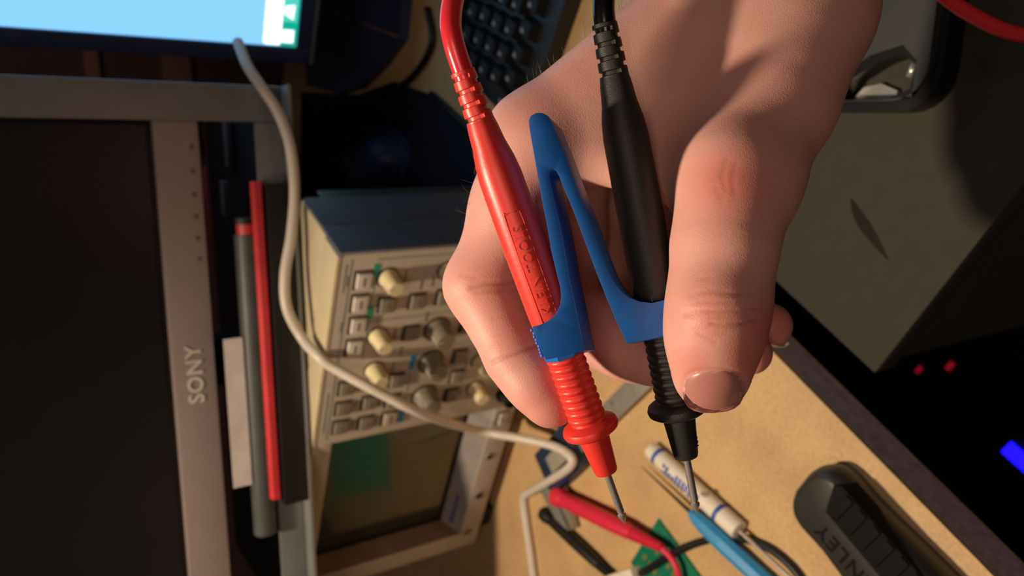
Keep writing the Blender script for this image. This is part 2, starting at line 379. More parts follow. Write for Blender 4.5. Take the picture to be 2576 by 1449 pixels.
# push buttons
def button(kind, s, t, w, h):
    wl = part('button_well_shade', SB(s-w/2-1.6, s+w/2+1.2, t-h/2-2.0, t+h/2+.9, -.0006, .001), 'key_well_shade', scope, False)  # dark plate, wider at the top, stands in for shade round the button
    return part('button', SB(s-w/2, s+w/2, t-h/2, t+h/2, -.0034, .001, .0007), kind, scope)
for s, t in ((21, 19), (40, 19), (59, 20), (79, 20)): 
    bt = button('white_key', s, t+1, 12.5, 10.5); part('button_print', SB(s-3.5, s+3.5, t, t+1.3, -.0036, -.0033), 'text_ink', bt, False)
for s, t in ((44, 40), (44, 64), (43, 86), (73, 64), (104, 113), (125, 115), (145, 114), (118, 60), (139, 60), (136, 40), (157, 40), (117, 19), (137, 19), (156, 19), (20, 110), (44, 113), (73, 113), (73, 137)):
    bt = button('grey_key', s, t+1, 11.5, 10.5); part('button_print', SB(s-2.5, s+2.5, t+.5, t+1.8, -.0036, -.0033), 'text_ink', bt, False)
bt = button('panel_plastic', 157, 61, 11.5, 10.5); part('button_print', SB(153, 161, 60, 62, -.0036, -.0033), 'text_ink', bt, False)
# knobs
def knob(s, t, r, L, m):
    n = 40; fl = lambda i, z: (1.0 if i % 2 else .93) if 0.003 < z < L*.92 else 1.0
    sh = lathe([(0, r*1.12), (.0015, r*1.12), (.0032, r*1.0), (L*.9, r*.9), (L, r*.82), (L+.0002, r*.2)], n, fl)
    Mk = frame([-s/1000, 0, ZT-t/1000], [1, 0, 0], [0, 0, 1], [0, -1, 0])
    kb = part('knob', xf(sh, Mk), m, scope)
    part('pointer_line', xf(box(-.0004, .0004, r*.3, r*.95, L*.2, L+.0004), Mk), 'white_key', kb, False)
    part('knob_collar', xf(lathe([(0, r*1.3), (.0007, r*1.3), (.0009, r*1.1)], 28), Mk), 'key_well_shade', kb)
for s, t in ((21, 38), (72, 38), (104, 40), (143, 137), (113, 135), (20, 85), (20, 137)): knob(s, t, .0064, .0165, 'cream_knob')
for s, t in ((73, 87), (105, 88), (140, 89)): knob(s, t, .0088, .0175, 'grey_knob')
# printed coloured bars and rules
for s0, s1, t, m in ((9, 19, 29, 'teal_ink'), (44, 55, 29, 'teal_ink'), (96, 110, 72, 'blue_ink'), (151, 165, 72, 'blue_ink')):
    part('colour_bar', SB(s0, s1, t-2.3, t+2.3, -.0003, .001), m, scope, False)
for s0, s1, t0, t1 in ((5, 6, 29, 160), (57.5, 58.5, 29, 160), (90, 91, 72, 160), (4, 168, 9.5, 10.3), (20, 44, 28.6, 29.4), (56, 92, 28.6, 29.4), (112, 150, 71.6, 72.4), (8, 30, 6, 7), (120, 160, 6, 7)):
    part('printed_rule', SB(s0, s1, t0, t1, -.0002, .001), 'faint_ink', scope, False)
for s, t in ((21, 52), (30, 66), (72, 52), (90, 60), (104, 56), (90, 100), (122, 100), (143, 124), (113, 122), (21, 9), (60, 9), (136, 30), (157, 30), (117, 30), (28, 75), (60, 76), (157, 50), (139, 50)):
    part('caption_print', SB(s-4.5, s+4.5, t-.6, t+.7, -.0002, .001), 'text_ink', scope, False)
# sockets and power button along the lower strip
for s, t, r in ((233, 174, .0033), (285, 175, .0042), (336, 174, .0048)):
    Mk = frame([-s/1000, 0, ZT-t/1000], [1, 0, 0], [0, 0, 1], [0, -1, 0])
    so = part('socket', xf(lathe([(-.001, r*1.35), (.0012, r*1.35), (.0016, r*1.1), (.0016, r), (.0002, r*.9)], 20), Mk), 'panel_plastic' if s > 300 else 'ledge_grey', scope)
    part('socket_hole', xf(lathe([(.0004, r*.95), (.0018, r*.95)], 20), Mk), 'dark_hole' if s < 300 else 'scope_recess', so)
button('white_key', 186, 176, 13, 8)
for s in (156, 112, 66, 24):
    Mk = frame([-s/1000, 0, ZT-.171], [1, 0, 0], [0, 0, 1], [0, -1, 0])
    cn = part('connector', xf(lathe([(0, .0095), (.002, .0095), (.0022, .0068), (.013, .0068), (.0132, .0055), (.006, .005)], 24), Mk), 'dark_hole', scope)
    part('connector_lug', xf(box(-.0085, .0085, -.001, .001, .006, .0085), Mk), 'brushed_steel', cn)

# ------------------------------------------------------------------ rack frame and what stands in it
KR = .74
rl = nrm([.509, -.1, 0]); rdp = np.array([-rl[1], rl[0], 0]); rP = np.array([.223*KR, .75*KR, 0])
rM = frame(rP, rl, rdp, [0, 0, 1]); rMi = np.linalg.inv(rM)
def rpt(x, y, off=0.0): return onplane(x, y, rP+rdp*off, rdp)
def rloc(x, y, off=0.0):
    """pixel to rack coordinates, on the plane off metres behind the front of the rack"""
    return (rMi@np.append(rpt(x, y, off), 1))[:3]
rack = thing('shelf_rack', 'grey metal shelf rack with bare upright around the wide monitor', 'rack', rM)
zr0 = .2092; zr1 = zr0+.0195; RL = -.46
part('upright', cbox(-.0262, -.0005, 0, .004, zr0, .62, .001), 'rack_metal', rack)
part('upright_flange', box(-.003, -.0005, .004, .04, zr0, .62), 'rack_metal', rack, False)
part('bottom_rail', cbox(RL, -.0264, 0, .004, zr0, zr1, .001), 'rack_metal', rack)
part('rail_lip', cbox(RL, -.0005, -.016, .004, zr0-.0030, zr0-.0002, .0006), 'rack_metal', rack)
part('shelf_plate', box(RL, -.003, .0042, .24, zr0, zr0+.0025), 'dark_metal', rack, False)
for xx, yy in ((-.13, .10), (RL+.02, .20), (-.13, .20)):
    part('leg', box(xx-.010, xx+.010, yy, yy+.02, 0, zr0-.0002), 'dark_metal', rack, False)

# wide silver-bezel monitor standing in the rack
oY = .010
a = rloc(390, 300, oY); b = rloc(505, 300, oY); a2 = rloc(465, 1400, oY); b2 = rloc(572, 1400, oY)
zb1 = (a[2]+a2[2])/2; zb0 = (b[2]+b2[2])/2
tv = thing('computer_monitor', 'wide switched off monitor with silver lower bezel inside the rack', 'monitor', rM@frame([0, oY, zr0+.0025], [1, 0, 0], [0, 1, 0], [0, 0, 1]))
ob = zr0+.0025; L0, L1 = RL+.01, -.020
part('lower_bezel', cbox(L0, L1, 0, .026, zb0-ob, zb1-ob, .0025), 'silver_plastic', tv)
part('housing', cbox(L0, L1, .006, .045, zb1-ob-.001, .29, .003), 'monitor_black', tv)
part('screen', box(L0+.015, L1-.009, .0045, .0062, zb1-ob+.004, .275), 'display_glass', tv, False)
part('stand', cbox(-.30, -.12, .03, .12, 0, .008, .003), 'monitor_black', tv)
part('stand_neck', cbox(-.23, -.19, .04, .06, .006, .10, .003), 'monitor_black', tv)
ctr = rloc(492, 942, oY)
part('brand_letters', xf(text_shape('SONY', .0152, .0007, .0003, spacing=1.12), frame([ctr[0], -.0005, ctr[2]-ob], [1, 0, 0], [0, 0, 1], [0, -1, 0])), 'letter_silver', tv)
for yy, xx in ((370, 482), (430, 485), (490, 489), (545, 493), (600, 497), (652, 501)):
    c = rloc(xx, yy, oY); part('control_button', xf(cbox(-.0017, .0017, -.0012, .0012, 0, .0006, .0002), frame([c[0], 0, c[2]-ob], [1, 0, 0], [0, 0, 1], [0, -1, 0])), 'text_ink', tv)

# things lying along the front of the rack
p, q = rloc(720, 462, -.012), rloc(740, 1262, -.012)
solo('black_box', xf(cbox(q[0], p[0], -.0155, -.0008, zr0, zr0+.0185, .001), rM), 'box_black', 'long flat black box lying on the rack lip under the red rod', 'box')
zt = zr0+.0185
p, q = rloc(655, 456, -.006), rloc(678, 1255, -.006)
rodM = axis_frame(np.array([q[0], -.007, zt+.0044]), np.array([p[0], -.007, zt+.0044]))
solo('red_rod', xf(lathe([(0, .0042), (.0005, .0046), (p[0]-q[0]-.0005, .0046), (p[0]-q[0], .0042)], 6), rM@rodM), 'rod_red', 'straight red hexagonal rod lying on the black box', 'rod')
p, q = rloc(598, 592, -.0005), rloc(632, 1350, -.0005)
tz = zr1+.0086+.0012
tb = thing('grey_tube', 'dark grey round tube with open reddish end above the red rod', 'tube', rM)
def arr(*v): return np.array(v, float)
part('tube_body', tube([arr(q[0], .001, tz+.001), arr(p[0], .001, tz+.001)], .0086, 20), 'tube_grey', tb)
part('tube_core', tube([arr(p[0], .001, tz+.001), arr(p[0]+.008, .001, tz+.001)], .0068, 16), 'rod_red', tb)
part('tube_ring', tube([arr(p[0]+.008, .001, tz+.001), arr(p[0]+.012, .001, tz+.001)], .0082, 16), 'box_black', tb)
p, q = rloc(578, 850, -.001), rloc(600, 1222, -.001)
for i in range(3):
    solo('paper_sheet', xf(box(q[0]+.004*i, p[0]-.003*i, -.004+.0042*i, -.0032+.0042*i, zr1+.0195, zr1+.0330-.001*i), rM), 'paper_white',
         ('front white paper sheet tucked under the silver bezel', 'middle white paper sheet tucked under the silver bezel', 'rear white paper sheet tucked under the silver bezel')[i], 'paper', 'papers under the wide monitor', smooth=False)
# red-brown book edge and small boxes deeper on the shelf
for (y0, y1, xa, xb, off, m, nm, lb, ct) in ((420, 640, 515, 532, .045, 'rod_red', 'red_folder', 'red folder edge just under the silver bezel', 'folder'),
                                     (290, 420, 566, 590, .13, 'board_wood', 'wood_strip', 'short wooden strip standing deep on the rack shelf', 'strip'),
                                     (455, 545, 560, 582, .10, 'board_wood', 'card_strip', 'pale brown card strip leaning deep on the rack shelf', 'card')):
    p, q = rloc(xa, y0, off), rloc(xb, y1, off)
    solo(nm, xf(cbox(q[0], p[0], off, off+.012, min(p[2], q[2]), max(p[2], q[2]), .0008), rM), m, lb, ct)

# boards on the wall seen between the monitors
for i, (x0, x1, lb) in enumerate(((205, 255, 'upper pale board on the wall between the two monitors'), (400, 485, 'lower pale board on the wall between the two monitors'))):
    p, q = onplane(x0, 95, [0, 1.60, 0], np.array([0, 1.0, 0])), onplane(x1, 205, [0, 1.60, 0], np.array([0, 1.0, 0]))
    solo('wall_board', cbox(q[0]-.15, p[0]+(-.02 if i else .05), 1.60, 1.62, q[2], p[2], .001), 'board_wood', lb, 'board', 'boards on the back wall')

# ------------------------------------------------------------------ lit monitor
my = math.radians(39); ml = np.array([math.cos(my), -math.sin(my), 0]); md = np.array([math.sin(my), math.cos(my), 0])
d0 = ray(744, 118); mP = Cv+d0*(.75/d0[1])
mM = frame([mP[0], mP[1], 0], ml, md, [0, 0, 1]); mMi = np.linalg.inv(mM)
def mloc(x, y): 
    p = onplane(x, y, mP, md); return (mMi@np.append(p, 1))[:3]
def screen_mat(name, rgb, s):
    m = bpy.data.materials.new(name); m.use_nodes = True; N = m.node_tree.nodes; b = N['Principled BSDF']
    b.inputs['Base Color'].default_value = (.02, .02, .02, 1); b.inputs['Roughness'].default_value = .3; b.inputs['Emission Color'].default_value = srgb(*rgb); b.inputs['Emission Strength'].default_value = s; MATS[name] = m
screen_mat('scr_blue', (128, 196, 248), 1.25); screen_mat('scr_white', (245, 252, 255), 1.6); screen_mat('scr_teal', (8, 190, 160), .85); screen_mat('scr_teal_dim', (90, 225, 205), .9)
mo = thing('computer_monitor', 'black monitor showing a bright pale blue desktop and teal taskbar', 'monitor', mM)
zB = mP[2]; tw = mloc(665, 60)[2]; tg = mloc(709, 60)[2]
part('housing', join(cbox(-.0165, .56, .002, .04, zB-.020, zB+.40, .003)), 'glare_navy', mo)
part('bezel', join(cbox(-.0165, -.0005, -.002, .004, zB-.020, zB+.40, .0008), cbox(-.0003, .56, -.002, .004, zB-.020, zB-.0005, .0008)), 'glare_navy', mo)
part('bezel_edge', cbox(-.0165, .56, -.0024, .0, zB-.0175, zB-.0155, .0002), 'rack_metal', mo)
dsp = part('display', box(0, .55, -.0004, .0019, zB, zB+.38), 'scr_blue', mo, False, label='lit pale blue desktop picture')
part('taskbar', box(0, .55, -.0008, -.0004, zB, tg), 'scr_teal', dsp, False)
part('preview_panel', xf(prism(rrect(.0012, .14, tg, tw, .0025, 4), .0004, .0009), frame([0, 0, 0], [1, 0, 0], [0, 0, 1], [0, -1, 0])), 'scr_white', dsp, False)
hh = tg-zB
part('start_tile', box(hh*.25, hh*1.05, -.0011, -.0008, zB+hh*.22, zB+hh*.95), 'scr_white', dsp, False)
part('icon_tile', box(hh*1.55, hh*3.0, -.0010, -.0008, zB+hh*.1, zB+hh*.99), 'scr_teal_dim', dsp, False)
part('icon_arrow', (np.array([[hh*1.7, -.0012, zB+hh*.35], [hh*2.6, -.0012, zB+hh*.3], [hh*2.5, -.0012, zB+hh*.9], [hh*2.0, -.0012, zB+hh*.92]]), [(0, 1, 2, 3)]), 'scr_white', dsp, False)
part('icon_bar', box(hh*3.1, hh*5.5, -.0011, -.0008, zB+hh*.35, zB+hh*.8), 'scr_white', dsp, False)
part('stand_neck', cbox(.10, .20, .03, .06, .011, zB+.1, .004), 'glare_navy', mo)
bp_ = [onz(x, y, .012) for x, y in ((1004, 95), (1012, 0), (1020, -120), (770, -160), (766, 120), (772, 215), (850, 235), (900, 222), (960, 160))]
part('stand_base', prism([(p[0], p[1]) for p in bp_], .0005, .012), 'glare_navy', mo, 'auto', True)
ep = [onz(x, y, .0128) for x, y in ((842, 30), (920, 62), (1000, 92))]
part('base_edge_highlight', tube(spline(ep, 4), .0010, 8), 'board_wood', mo, True, True)  # pale line painted as the highlight along the base edge

# dark sheet added to shade the bench between the lit monitor and the scope; small round device on it
dkM = frame(onz(1005, 95), ml, md, [0, 0, 1])

dm_ = [onz(x, y, .002) for x, y in ((756, 232), (900, 238), (990, 205), (1075, 235), (1150, 300), (1230, 400), (1200, 560), (756, 560))]
solo('darkening_sheet', prism([(p[0], p[1]) for p in dm_], .0003, .002), 'shade_sheet', 'dark navy sheet added to darken the bench behind the oscilloscope', 'mat')  # added sheet, its dark colour stands in for shade on the bench
# round black device with open slot, standing behind the scope
dv0 = onz(985, 400)
dM = frame([dv0[0], dv0[1], 0], nrm(onz(1085, 400)-onz(885, 400))*1.0, np.cross([0, 0, 1.0], nrm(onz(1085, 400)-onz(885, 400))), [0, 0, 1])
dM[2, 3] = .002
dev = thing('round_device', 'low round black gadget with open slot behind the oscilloscope', 'device', dM)
rr = .062
part('base_ring', xf(lathe([(0, rr), (.006, rr*1.02), (.010, rr), (.012, rr*.93)], 40), np.diag([1, .62, 1, 1.0])), 'glare_navy', dev)
part('dome', xf(lathe([(.012, rr*.93), (.030, rr*.88), (.040, rr*.75), (.046, rr*.5), (.047, rr*.1)], 40), np.diag([1, .62, 1, 1.0])), 'glare_navy', dev)
part('slot', cbox(-.028, .022, -.056, -.02, .010, .032, .003), 'box_black', dev)
part('slot_lip', cbox(-.030, .024, -.052, -.045, .032, .0345, .001), 'rack_metal', dev)
for i in range(3):
    part('rib', xf(cbox(-.022, .022, -.0014, .0014, 0, .003, .0008), frame([-.035+.028*i, .012+.006*i, .0445], nrm([1, .5, 0]), nrm([-.5, 1, 0]), [0, 0, 1])), 'dark_metal', dev)
for s in (-1, 1):
    part('arm', tube([(-.06, .008*s, .03), (-.10, .012*s+.01, .028), (-.14, .014*s+.02, .022)], .0022, 10), 'dark_metal', dev, True)

# loose black cable on the bench behind the probes
cp = [onz(1075, 20, .004), onz(1088, 90, .004), onz(1075, 140, .004), onz(1045, 185, .004), onz(1010, 215, .004), onz(960, 240, .004)]
solo('black_cable', tube(spline(cp, 8), .0038, 10), 'box_black', 'thin black cable curving over the bench near the keyboard', 'cable', smooth=True)
cp = [onz(1085, 235, .004), onz(1140, 285, .004), onz(1200, 345, .004), onz(1260, 420, .004)]
solo('black_cable', tube(spline(cp, 8), .0032, 10), 'box_black', 'thin black cable running behind the red probe toward the hand', 'cable', smooth=True)

# ------------------------------------------------------------------ keyboard
K0 = onz(1158, 140)
kbM = frame([K0[0], K0[1], 0], nE, dE, [0, 0, 1])
kb = thing('keyboard', 'black computer keyboard with white legends behind the hand', 'keyboard', kbM)
part('keyboard_body', cbox(0, .43, -.152, 0, 0, .016, .003), 'kb_black', kb)
pt = .021; kproto = None; lproto = None
ka = [(-.0082, -.0082, .016), (.0082, -.0082, .016), (.0082, .0082, .016), (-.0082, .0082, .016), (-.0062, -.0056, .0245), (.0062, -.0056, .0245), (.0062, .0072, .0245), (-.0062, .0072, .0245)]
kf = [(0, 3, 2, 1), (4, 5, 6, 7), (0, 1, 5, 4), (1, 2, 6, 5), (2, 3, 7, 6), (3, 0, 4, 7)]
random.seed(4)
for r in range(6):
    for c in range(14):
        x = .018+c*pt+(.0, .0, .005, .008, .012, .0)[r]; y = -.016-r*pt-(.004 if r else 0)
        if kproto is None:
            kproto = part('key', (np.array(ka), kf), 'kb_key', kb, False); ko = kproto
            lproto = part('legend', join(box(-.0042, -.0028, .001, .0055, .0245, .0248), box(-.0028, -.0008, .0044, .0055, .0245, .0248), box(-.0028, -.0008, .0024, .0032, .0245, .0248)), 'legend_white', kproto, False)
            lo = lproto
        else:
            ko = kproto.copy(); col.objects.link(ko); ko.parent = kb; lo = lproto.copy(); col.objects.link(lo); lo.parent = ko
        ko.location = (x, y, 0)

# ------------------------------------------------------------------ white cable: from the rack over the scope down to the bench
def pan_front(x, y, off): return onplane(x, y, TR-dp*off, dp)
wc = [rpt(598, 105, .02), rpt(622, 165, .0), rpt(655, 215, -.012), rpt(700, 285, -.018), rpt(730, 370, -.024), rpt(741, 480, -.028), rpt(733, 590, -.030), rpt(717, 690, -.030), rpt(722, 775, -.032), rpt(760, 850, -.036),
      onz(800, 895, .2095), pan_front(840, 925, .010), pan_front(950, 985, .030), pan_front(1070, 1043, .040), onz(1200, 1083, .062), onz(1310, 1103, .036), onz(1395, 1123, .021), onz(1437, 1150, .0185), onz(1432, 1176, .0175), onz(1385, 1208, .0125), onz(1338, 1235, .0050), onz(1318, 1250, .0042), onz(1320, 1290, .0042), onz(1333, 1380, .0042), onz(1345, 1470, .0042), onz(1362, 1600, .0042), onz(1400, 1760, .0042), onz(1470, 1950, .0042)]
solo('white_cable', tube(spline(wc, 10), .0038, 14), 'cable_white', 'thick off white cable looping past the oscilloscope onto the bench', 'cable', smooth=True)

# ------------------------------------------------------------------ small things on the bench
def bench_frame(a, b):
    """frame at a on the bench, x along a->b, z up"""
    x = nrm(np.asarray(b)-np.asarray(a)); x[2] = 0; x = nrm(x); return frame([a[0], a[1], 0], x, np.cross([0, 0, 1.0], x), [0, 0, 1])
X90 = np.array([[0, 0, 1, 0], [1, 0, 0, 0], [0, 1, 0, 0], [0, 0, 0, 1.0]])     # lathe axis z -> x
def along(prof, h, n=24, flute=None): 
    M = X90.copy(); M[2, 3] = h; return xf(lathe(prof, n, flute), M)

# teal cutting mat lying to the left, mirrored in the scope screen
solo('cutting_mat', prism([(-.41, .56), (-.46, .655), (-.70, .635), (-.64, .545)], .0003, .0025), 'mat_teal', 'teal cutting mat on the bench mirrored in the oscilloscope screen', 'mat')
# calipers
A = onz(1432, 1150); B = onz(1640, 945); cpM = bench_frame(A, B)
cal = thing('digital_caliper', 'steel caliper with dark blue display housing lying on the bench', 'caliper', cpM)
Lb = np.linalg.norm(B-A)
beam = part('beam', cbox(-.035, Lb+.06, -.0085, .0085, .004, .0075, .0004), 'brushed_steel', cal)
for i in range(26):
    part('scale_tick', box(.02+i*.004, .0204+i*.004, -.008, -.003 if i % 5 else .001, .0075, .0077), 'text_ink', beam, False)
for i in range(4): part('scale_print', box(.03+i*.02, .0335+i*.02, .002, .0055, .0075, .0077), 'text_ink', beam, False)
hs = part('slider_housing', cbox(-.030, .030, -.019, .020, .0035, .0135, .003), 'caliper_navy', cal)
part('display_window', cbox(-.014, .016, -.006, .009, .0132, .0138, .0003), 'lcd_grey', hs)
for i in range(2): part('housing_button', xf(lathe([(0, .003), (.0009, .0028)], 14), frame([-.008+i*.014, -.0125, .0135], [1, 0, 0], [0, 1, 0], [0, 0, 1])), 'dark_metal', hs)
jd = onz(1480, 1335); jl = (np.linalg.inv(cpM)@np.append(jd, 1))[:3]
sg = 1 if jl[1] > 0 else -1
part('jaw', prism([(-.034, sg*.008), (-.016, sg*.008), (-.020, sg*.035), (-.026, sg*.052), (-.030, sg*.052), (-.033, sg*.03)][::sg], .003, .0075), 'brushed_steel', cal)
part('jaw', prism([(-.034, sg*.008), (-.052, sg*.008), (-.048, sg*.035), (-.041, sg*.052), (-.037, sg*.052), (-.035, sg*.03)][::sg], .003, .0075), 'brushed_steel', cal)
part('thumb_screw', xf(lathe([(0, .004), (.005, .004), (.006, .003)], 16), frame([.018, -sg*.018, .007], [1, 0, 0], [0, 0, 1], [0, -sg, 0])), 'dark_metal', cal)

# white pen-shaped tool with blue print and thin shaft
A = onz(1637, 1128, .006); B = onz(1862, 1335, .006); mkM = bench_frame(A, B); Lm = float(np.linalg.norm((B-A)[:2]))
pen = thing('pen_screwdriver', 'white pen shaped screwdriver with blue lettering and thin steel shaft', 'screwdriver', mkM)
rm = .0066
part('barrel', along([(0, rm*.6), (.001, rm*.86), (.003, rm*.97), (Lm*.5, rm), (Lm-.0005, rm*.98), (Lm, rm*.8)], rm, 28), 'marker_white', pen)
for x0, w in ((.0085, .003), (Lm-.019, .003)): part('blue_band', along([(x0, rm*1.0), (x0+.0002, rm*1.012), (x0+w, rm*1.012), (x0+w+.0002, rm*1.0)], rm, 28), 'marker_ink', pen)
def wrap_text(s, size, x0, ang0, R, h, flip=False):
    v, f = text_shape(s, size, .0002); v = v.copy(); x = v[:, 0]+x0; aa = ang0+v[:, 1]/R; rr_ = R*1.012+v[:, 2]
    return np.stack([x, rr_*np.cos(aa), h+rr_*np.sin(aa)], 1), f
for i, (s, aa) in enumerate((('PRECISION', 1.15), ('SCREWDRIVER', 1.75))):
    pass
# faint blue lettering is too small to read: rows of short strokes
st = []
random.seed(2)
for row, aa in enumerate((1.25, 1.65, 2.05)):
    for i in range(11):
        if random.random() < .2: continue
        x0 = .020+i*.0034; v, f = box(0, .0024, -.0011, .0011, 0, .0002); aa2 = aa+v[:, 1]/rm; rr_ = rm*1.006+v[:, 2]
        st.append((np.stack([x0+v[:, 0], rm*0+rr_*np.cos(aa2), rm+rr_*np.sin(aa2)], 1), f))
part('blue_print', join(*st), 'marker_ink', pen, False)
part('clip_stud', xf(lathe([(0, .0015), (.003, .0015), (.0032, .0024), (.005, .0022), (.0056, .001)], 16), frame([Lm*.66, rm*.6, rm+.003], [1, 0, 0], [0, 0, 1], nrm([0, .8, .6]))), 'steel', pen)
part('shaft', along([(Lm, .0014), (Lm+.075, .0014), (Lm+.0751, .0008)], rm, 14), 'shaft', pen)

# blue handled pick with needle
A = onz(1612, 1172, .008); B = onz(1738, 1293, .008); C2 = onz(1905, 1449, .008); pkM = bench_frame(B, C2)
pick = thing('needle_pick', 'sky blue handled pick with long dark needle lying on the bench', 'pick', pkM)
nl = float(np.linalg.norm((B-A)[:2]))
part('needle', along([(-nl, .0002), (-nl*.8, .0006), (-nl*.35, .0011), (0.002, .0016)], .0068, 12), 'dark_metal', pick)
part('handle', along([(-.001, .0030), (.004, .0048), (.012, .0060), (.03, .0066), (.06, .0062), (.10, .0066), (.13, .0060)], .0068, 8), 'tool_blue', pick, False)

# black cable crossing under the tools
cp = [onz(1440, 1600, .003), onz(1500, 1530, .003), onz(1570, 1470, .003), onz(1640, 1425, .006), onz(1705, 1385, .006), onz(1775, 1360, .003), onz(1850, 1352, .0028), onz(1920, 1372, .0028), onz(1975, 1410, .0028), onz(2020, 1465, .0028), onz(2060, 1560, .0028), onz(2070, 1700, .0028), onz(2040, 1860, .0028)]
solo('black_cable', tube(spline(cp, 8), .0027, 10), 'box_black', 'black cable crossing the circuit board and passing under the blue pick', 'cable', smooth=True)

# green circuit board with white connector
p1, p2, p3 = onz(1660, 1315), onz(1600, 1430), onz(1760, 1449)
pbM = bench_frame(onz(1655, 1312), onz(1770, 1470))
pcb = thing('circuit_board', 'green circuit board with gold pads on the bench', 'circuit board', pbM)
part('board', cbox(0, .09, -.052, .004, .0006, .0022, .0002), 'pcb_green', pcb)
for i in range(12):
    part('pad', cbox(.006+.0065*(i % 6), .009+.0065*(i % 6), -.036+.016*(i//6), -.031+.016*(i//6), .0022, .0027, .0001), 'gold', pcb)
for i in range(3): part('chip', cbox(.045+.013*i, .054+.013*i, -.015, -.006, .0022, .0038, .0003), 'dark_hole', pcb)
cw = onz(1600, 1440)
con = thing('white_connector', 'white plastic connector block at the lower edge by the board', 'connector', bench_frame(onz(1555, 1437), onz(1640, 1412)))
part('block', cbox(0, .034, -.022, .0, .001, .013, .001), 'connector_white', con)
for i in range(3): part('terminal', cbox(.004+.010*i, .010+.010*i, -.0225, -.018, .004, .010, .0005), 'brushed_steel', con)

# two small test hooks, red and black, with leads
def hook(name, label, pa, pb, m, lead, r0, h):
    A = onz(*pa, h); B = onz(*pb, h); M = bench_frame(A, B); L = float(np.linalg.norm((B-A)[:2]))
    t = thing(name, label, 'test hook', M)
    part('cap', along([(-.002, r0*.9), (0, r0*1.25), (.006, r0*1.3), (.012, r0*1.0)], h, 20), m, t)
    part('body', along([(.011, r0*1.0), (L*.5, r0*1.02), (L*.72, r0*.9), (L*.75, r0*.75)], h, 20), m, t)
    pr_ = []
    for i in range(9):
        x = L*.75+i*L*.028; pr_ += [(x, r0*(.82-.035*i)), (x+L*.016, r0*(.82-.035*i)), (x+L*.018, r0*(.62-.03*i)), (x+L*.027, r0*(.62-.03*i))]
    part('strain_relief', along(pr_, h, 16), m, t)
    part('hook_tip', along([(-.006, .0009), (-.001, .0012)], h, 10), 'steel', t)
    pts = [B]+[np.asarray(p) for p in lead]
    part('lead', tube(spline(pts, 8), r0*.38, 10), m, t, True, True)
hook('test_hook', 'small red test hook with ribbed end lying across the caliper', (1400, 1248), (1665, 1378), 'mini_red', [onz(1690, 1405, .010), onz(1706, 1440, .009), onz(1712, 1480, .007), onz(1708, 1560, .0032), onz(1730, 1680, .0032), onz(1800, 1850, .0032)], .0066, .0125)
hook('test_hook', 'small black test hook lying near the white cable', (1368, 1290), (1560, 1470), 'box_black', [onz(1600, 1520, .005), onz(1640, 1590, .003), onz(1660, 1720, .003), onz(1700, 1880, .003)], .0052, .0066)

# utility knife handle
A = onz(2050, 1215, .012); B = onz(2290, 1490, .012); knM = bench_frame(A, B)
kn = thing('utility_knife', 'dark grey knife handle with rubber ribs near the bench edge', 'knife', knM)
W0 = .0215
outl = [(-.004, -W0*.35), (-.0005, -W0*.75), (.008, -W0*1.0), (.03, -W0*1.02), (.12, -W0*.96), (.12, W0*.96), (.03, W0*1.02), (.008, W0*1.0), (-.0005, W0*.75), (-.004, W0*.35)]
def rounded_slab(outline, h, rnd, steps=5):
    O = np.array(outline); c = O.mean(0); V = []; n = len(O); rings = []
    for k in range(steps+1):
        a = -math.pi/2+math.pi*k/steps; ins = rnd*(1-math.cos(a)); z = h/2+(h/2)*math.sin(a)
        d = O-c; L = np.linalg.norm(d, axis=1)[:, None]; P = c+d*(1-ins/L); rings.append(np.column_stack([P, np.full(n, z)]))
    V = np.concatenate(rings); Fc = []
    for k in range(steps):
        for i in range(n): Fc.append((k*n+i, k*n+(i+1) % n, (k+1)*n+(i+1) % n, (k+1)*n+i))
    Fc.append(tuple(range(n))[::-1]); Fc.append(tuple(steps*n+i for i in range(n))); return V, Fc
def smooth_outline(O, n=6):
    P = spline(O+[O[0]], n)[:-1]; return [tuple(p) for p in np.array([[p[0], p[1]] for p in P])]
o3 = smooth_outline([(a, b, 0) for a, b in outl], 5)
part('handle', rounded_slab(o3, .024, .006, 8), 'knife_dark', kn, True)
# which side faces the bench edge
sd = -1 if np.dot(knM[:3, 1], nE) > 0 else 1
gy = lambda v: -sd*v
grip = [(.012, gy(.019)), (.018, gy(.0025)), (.12, gy(.001)), (.12, gy(.0215)), (.03, gy(.022)), (.016, gy(.0222))]
o4 = grip if gy(1) < 0 else grip
part('rubber_grip', prism(grip if sd == 1 else grip, .012, .0249), 'knife_rubber', kn)
for i in range(9):
    x0 = .020+i*.0095; part('grip_rib', cbox(x0, x0+.0055, min(gy(.0045), gy(.0215)), max(gy(.0045), gy(.0215)), .0245, .0264, .0007), 'knife_rubber', kn)
ups = -1 if np.dot(knM[:3, 0], Rv) < 0 else 1
tx = knM[:3, 0]*ups
part('embossed_letters', xf(text_shape('STANLEY', .0125, .0014, .0002, 'RIGHT', 1.15), knM@frame([.020, gy(-.0085), .0238], [-1 if ups < 0 else 1, 0, 0], [0, -1 if ups < 0 else 1, 0], [0, 0, 1])), 'knife_rubber', kn, 'auto', True)

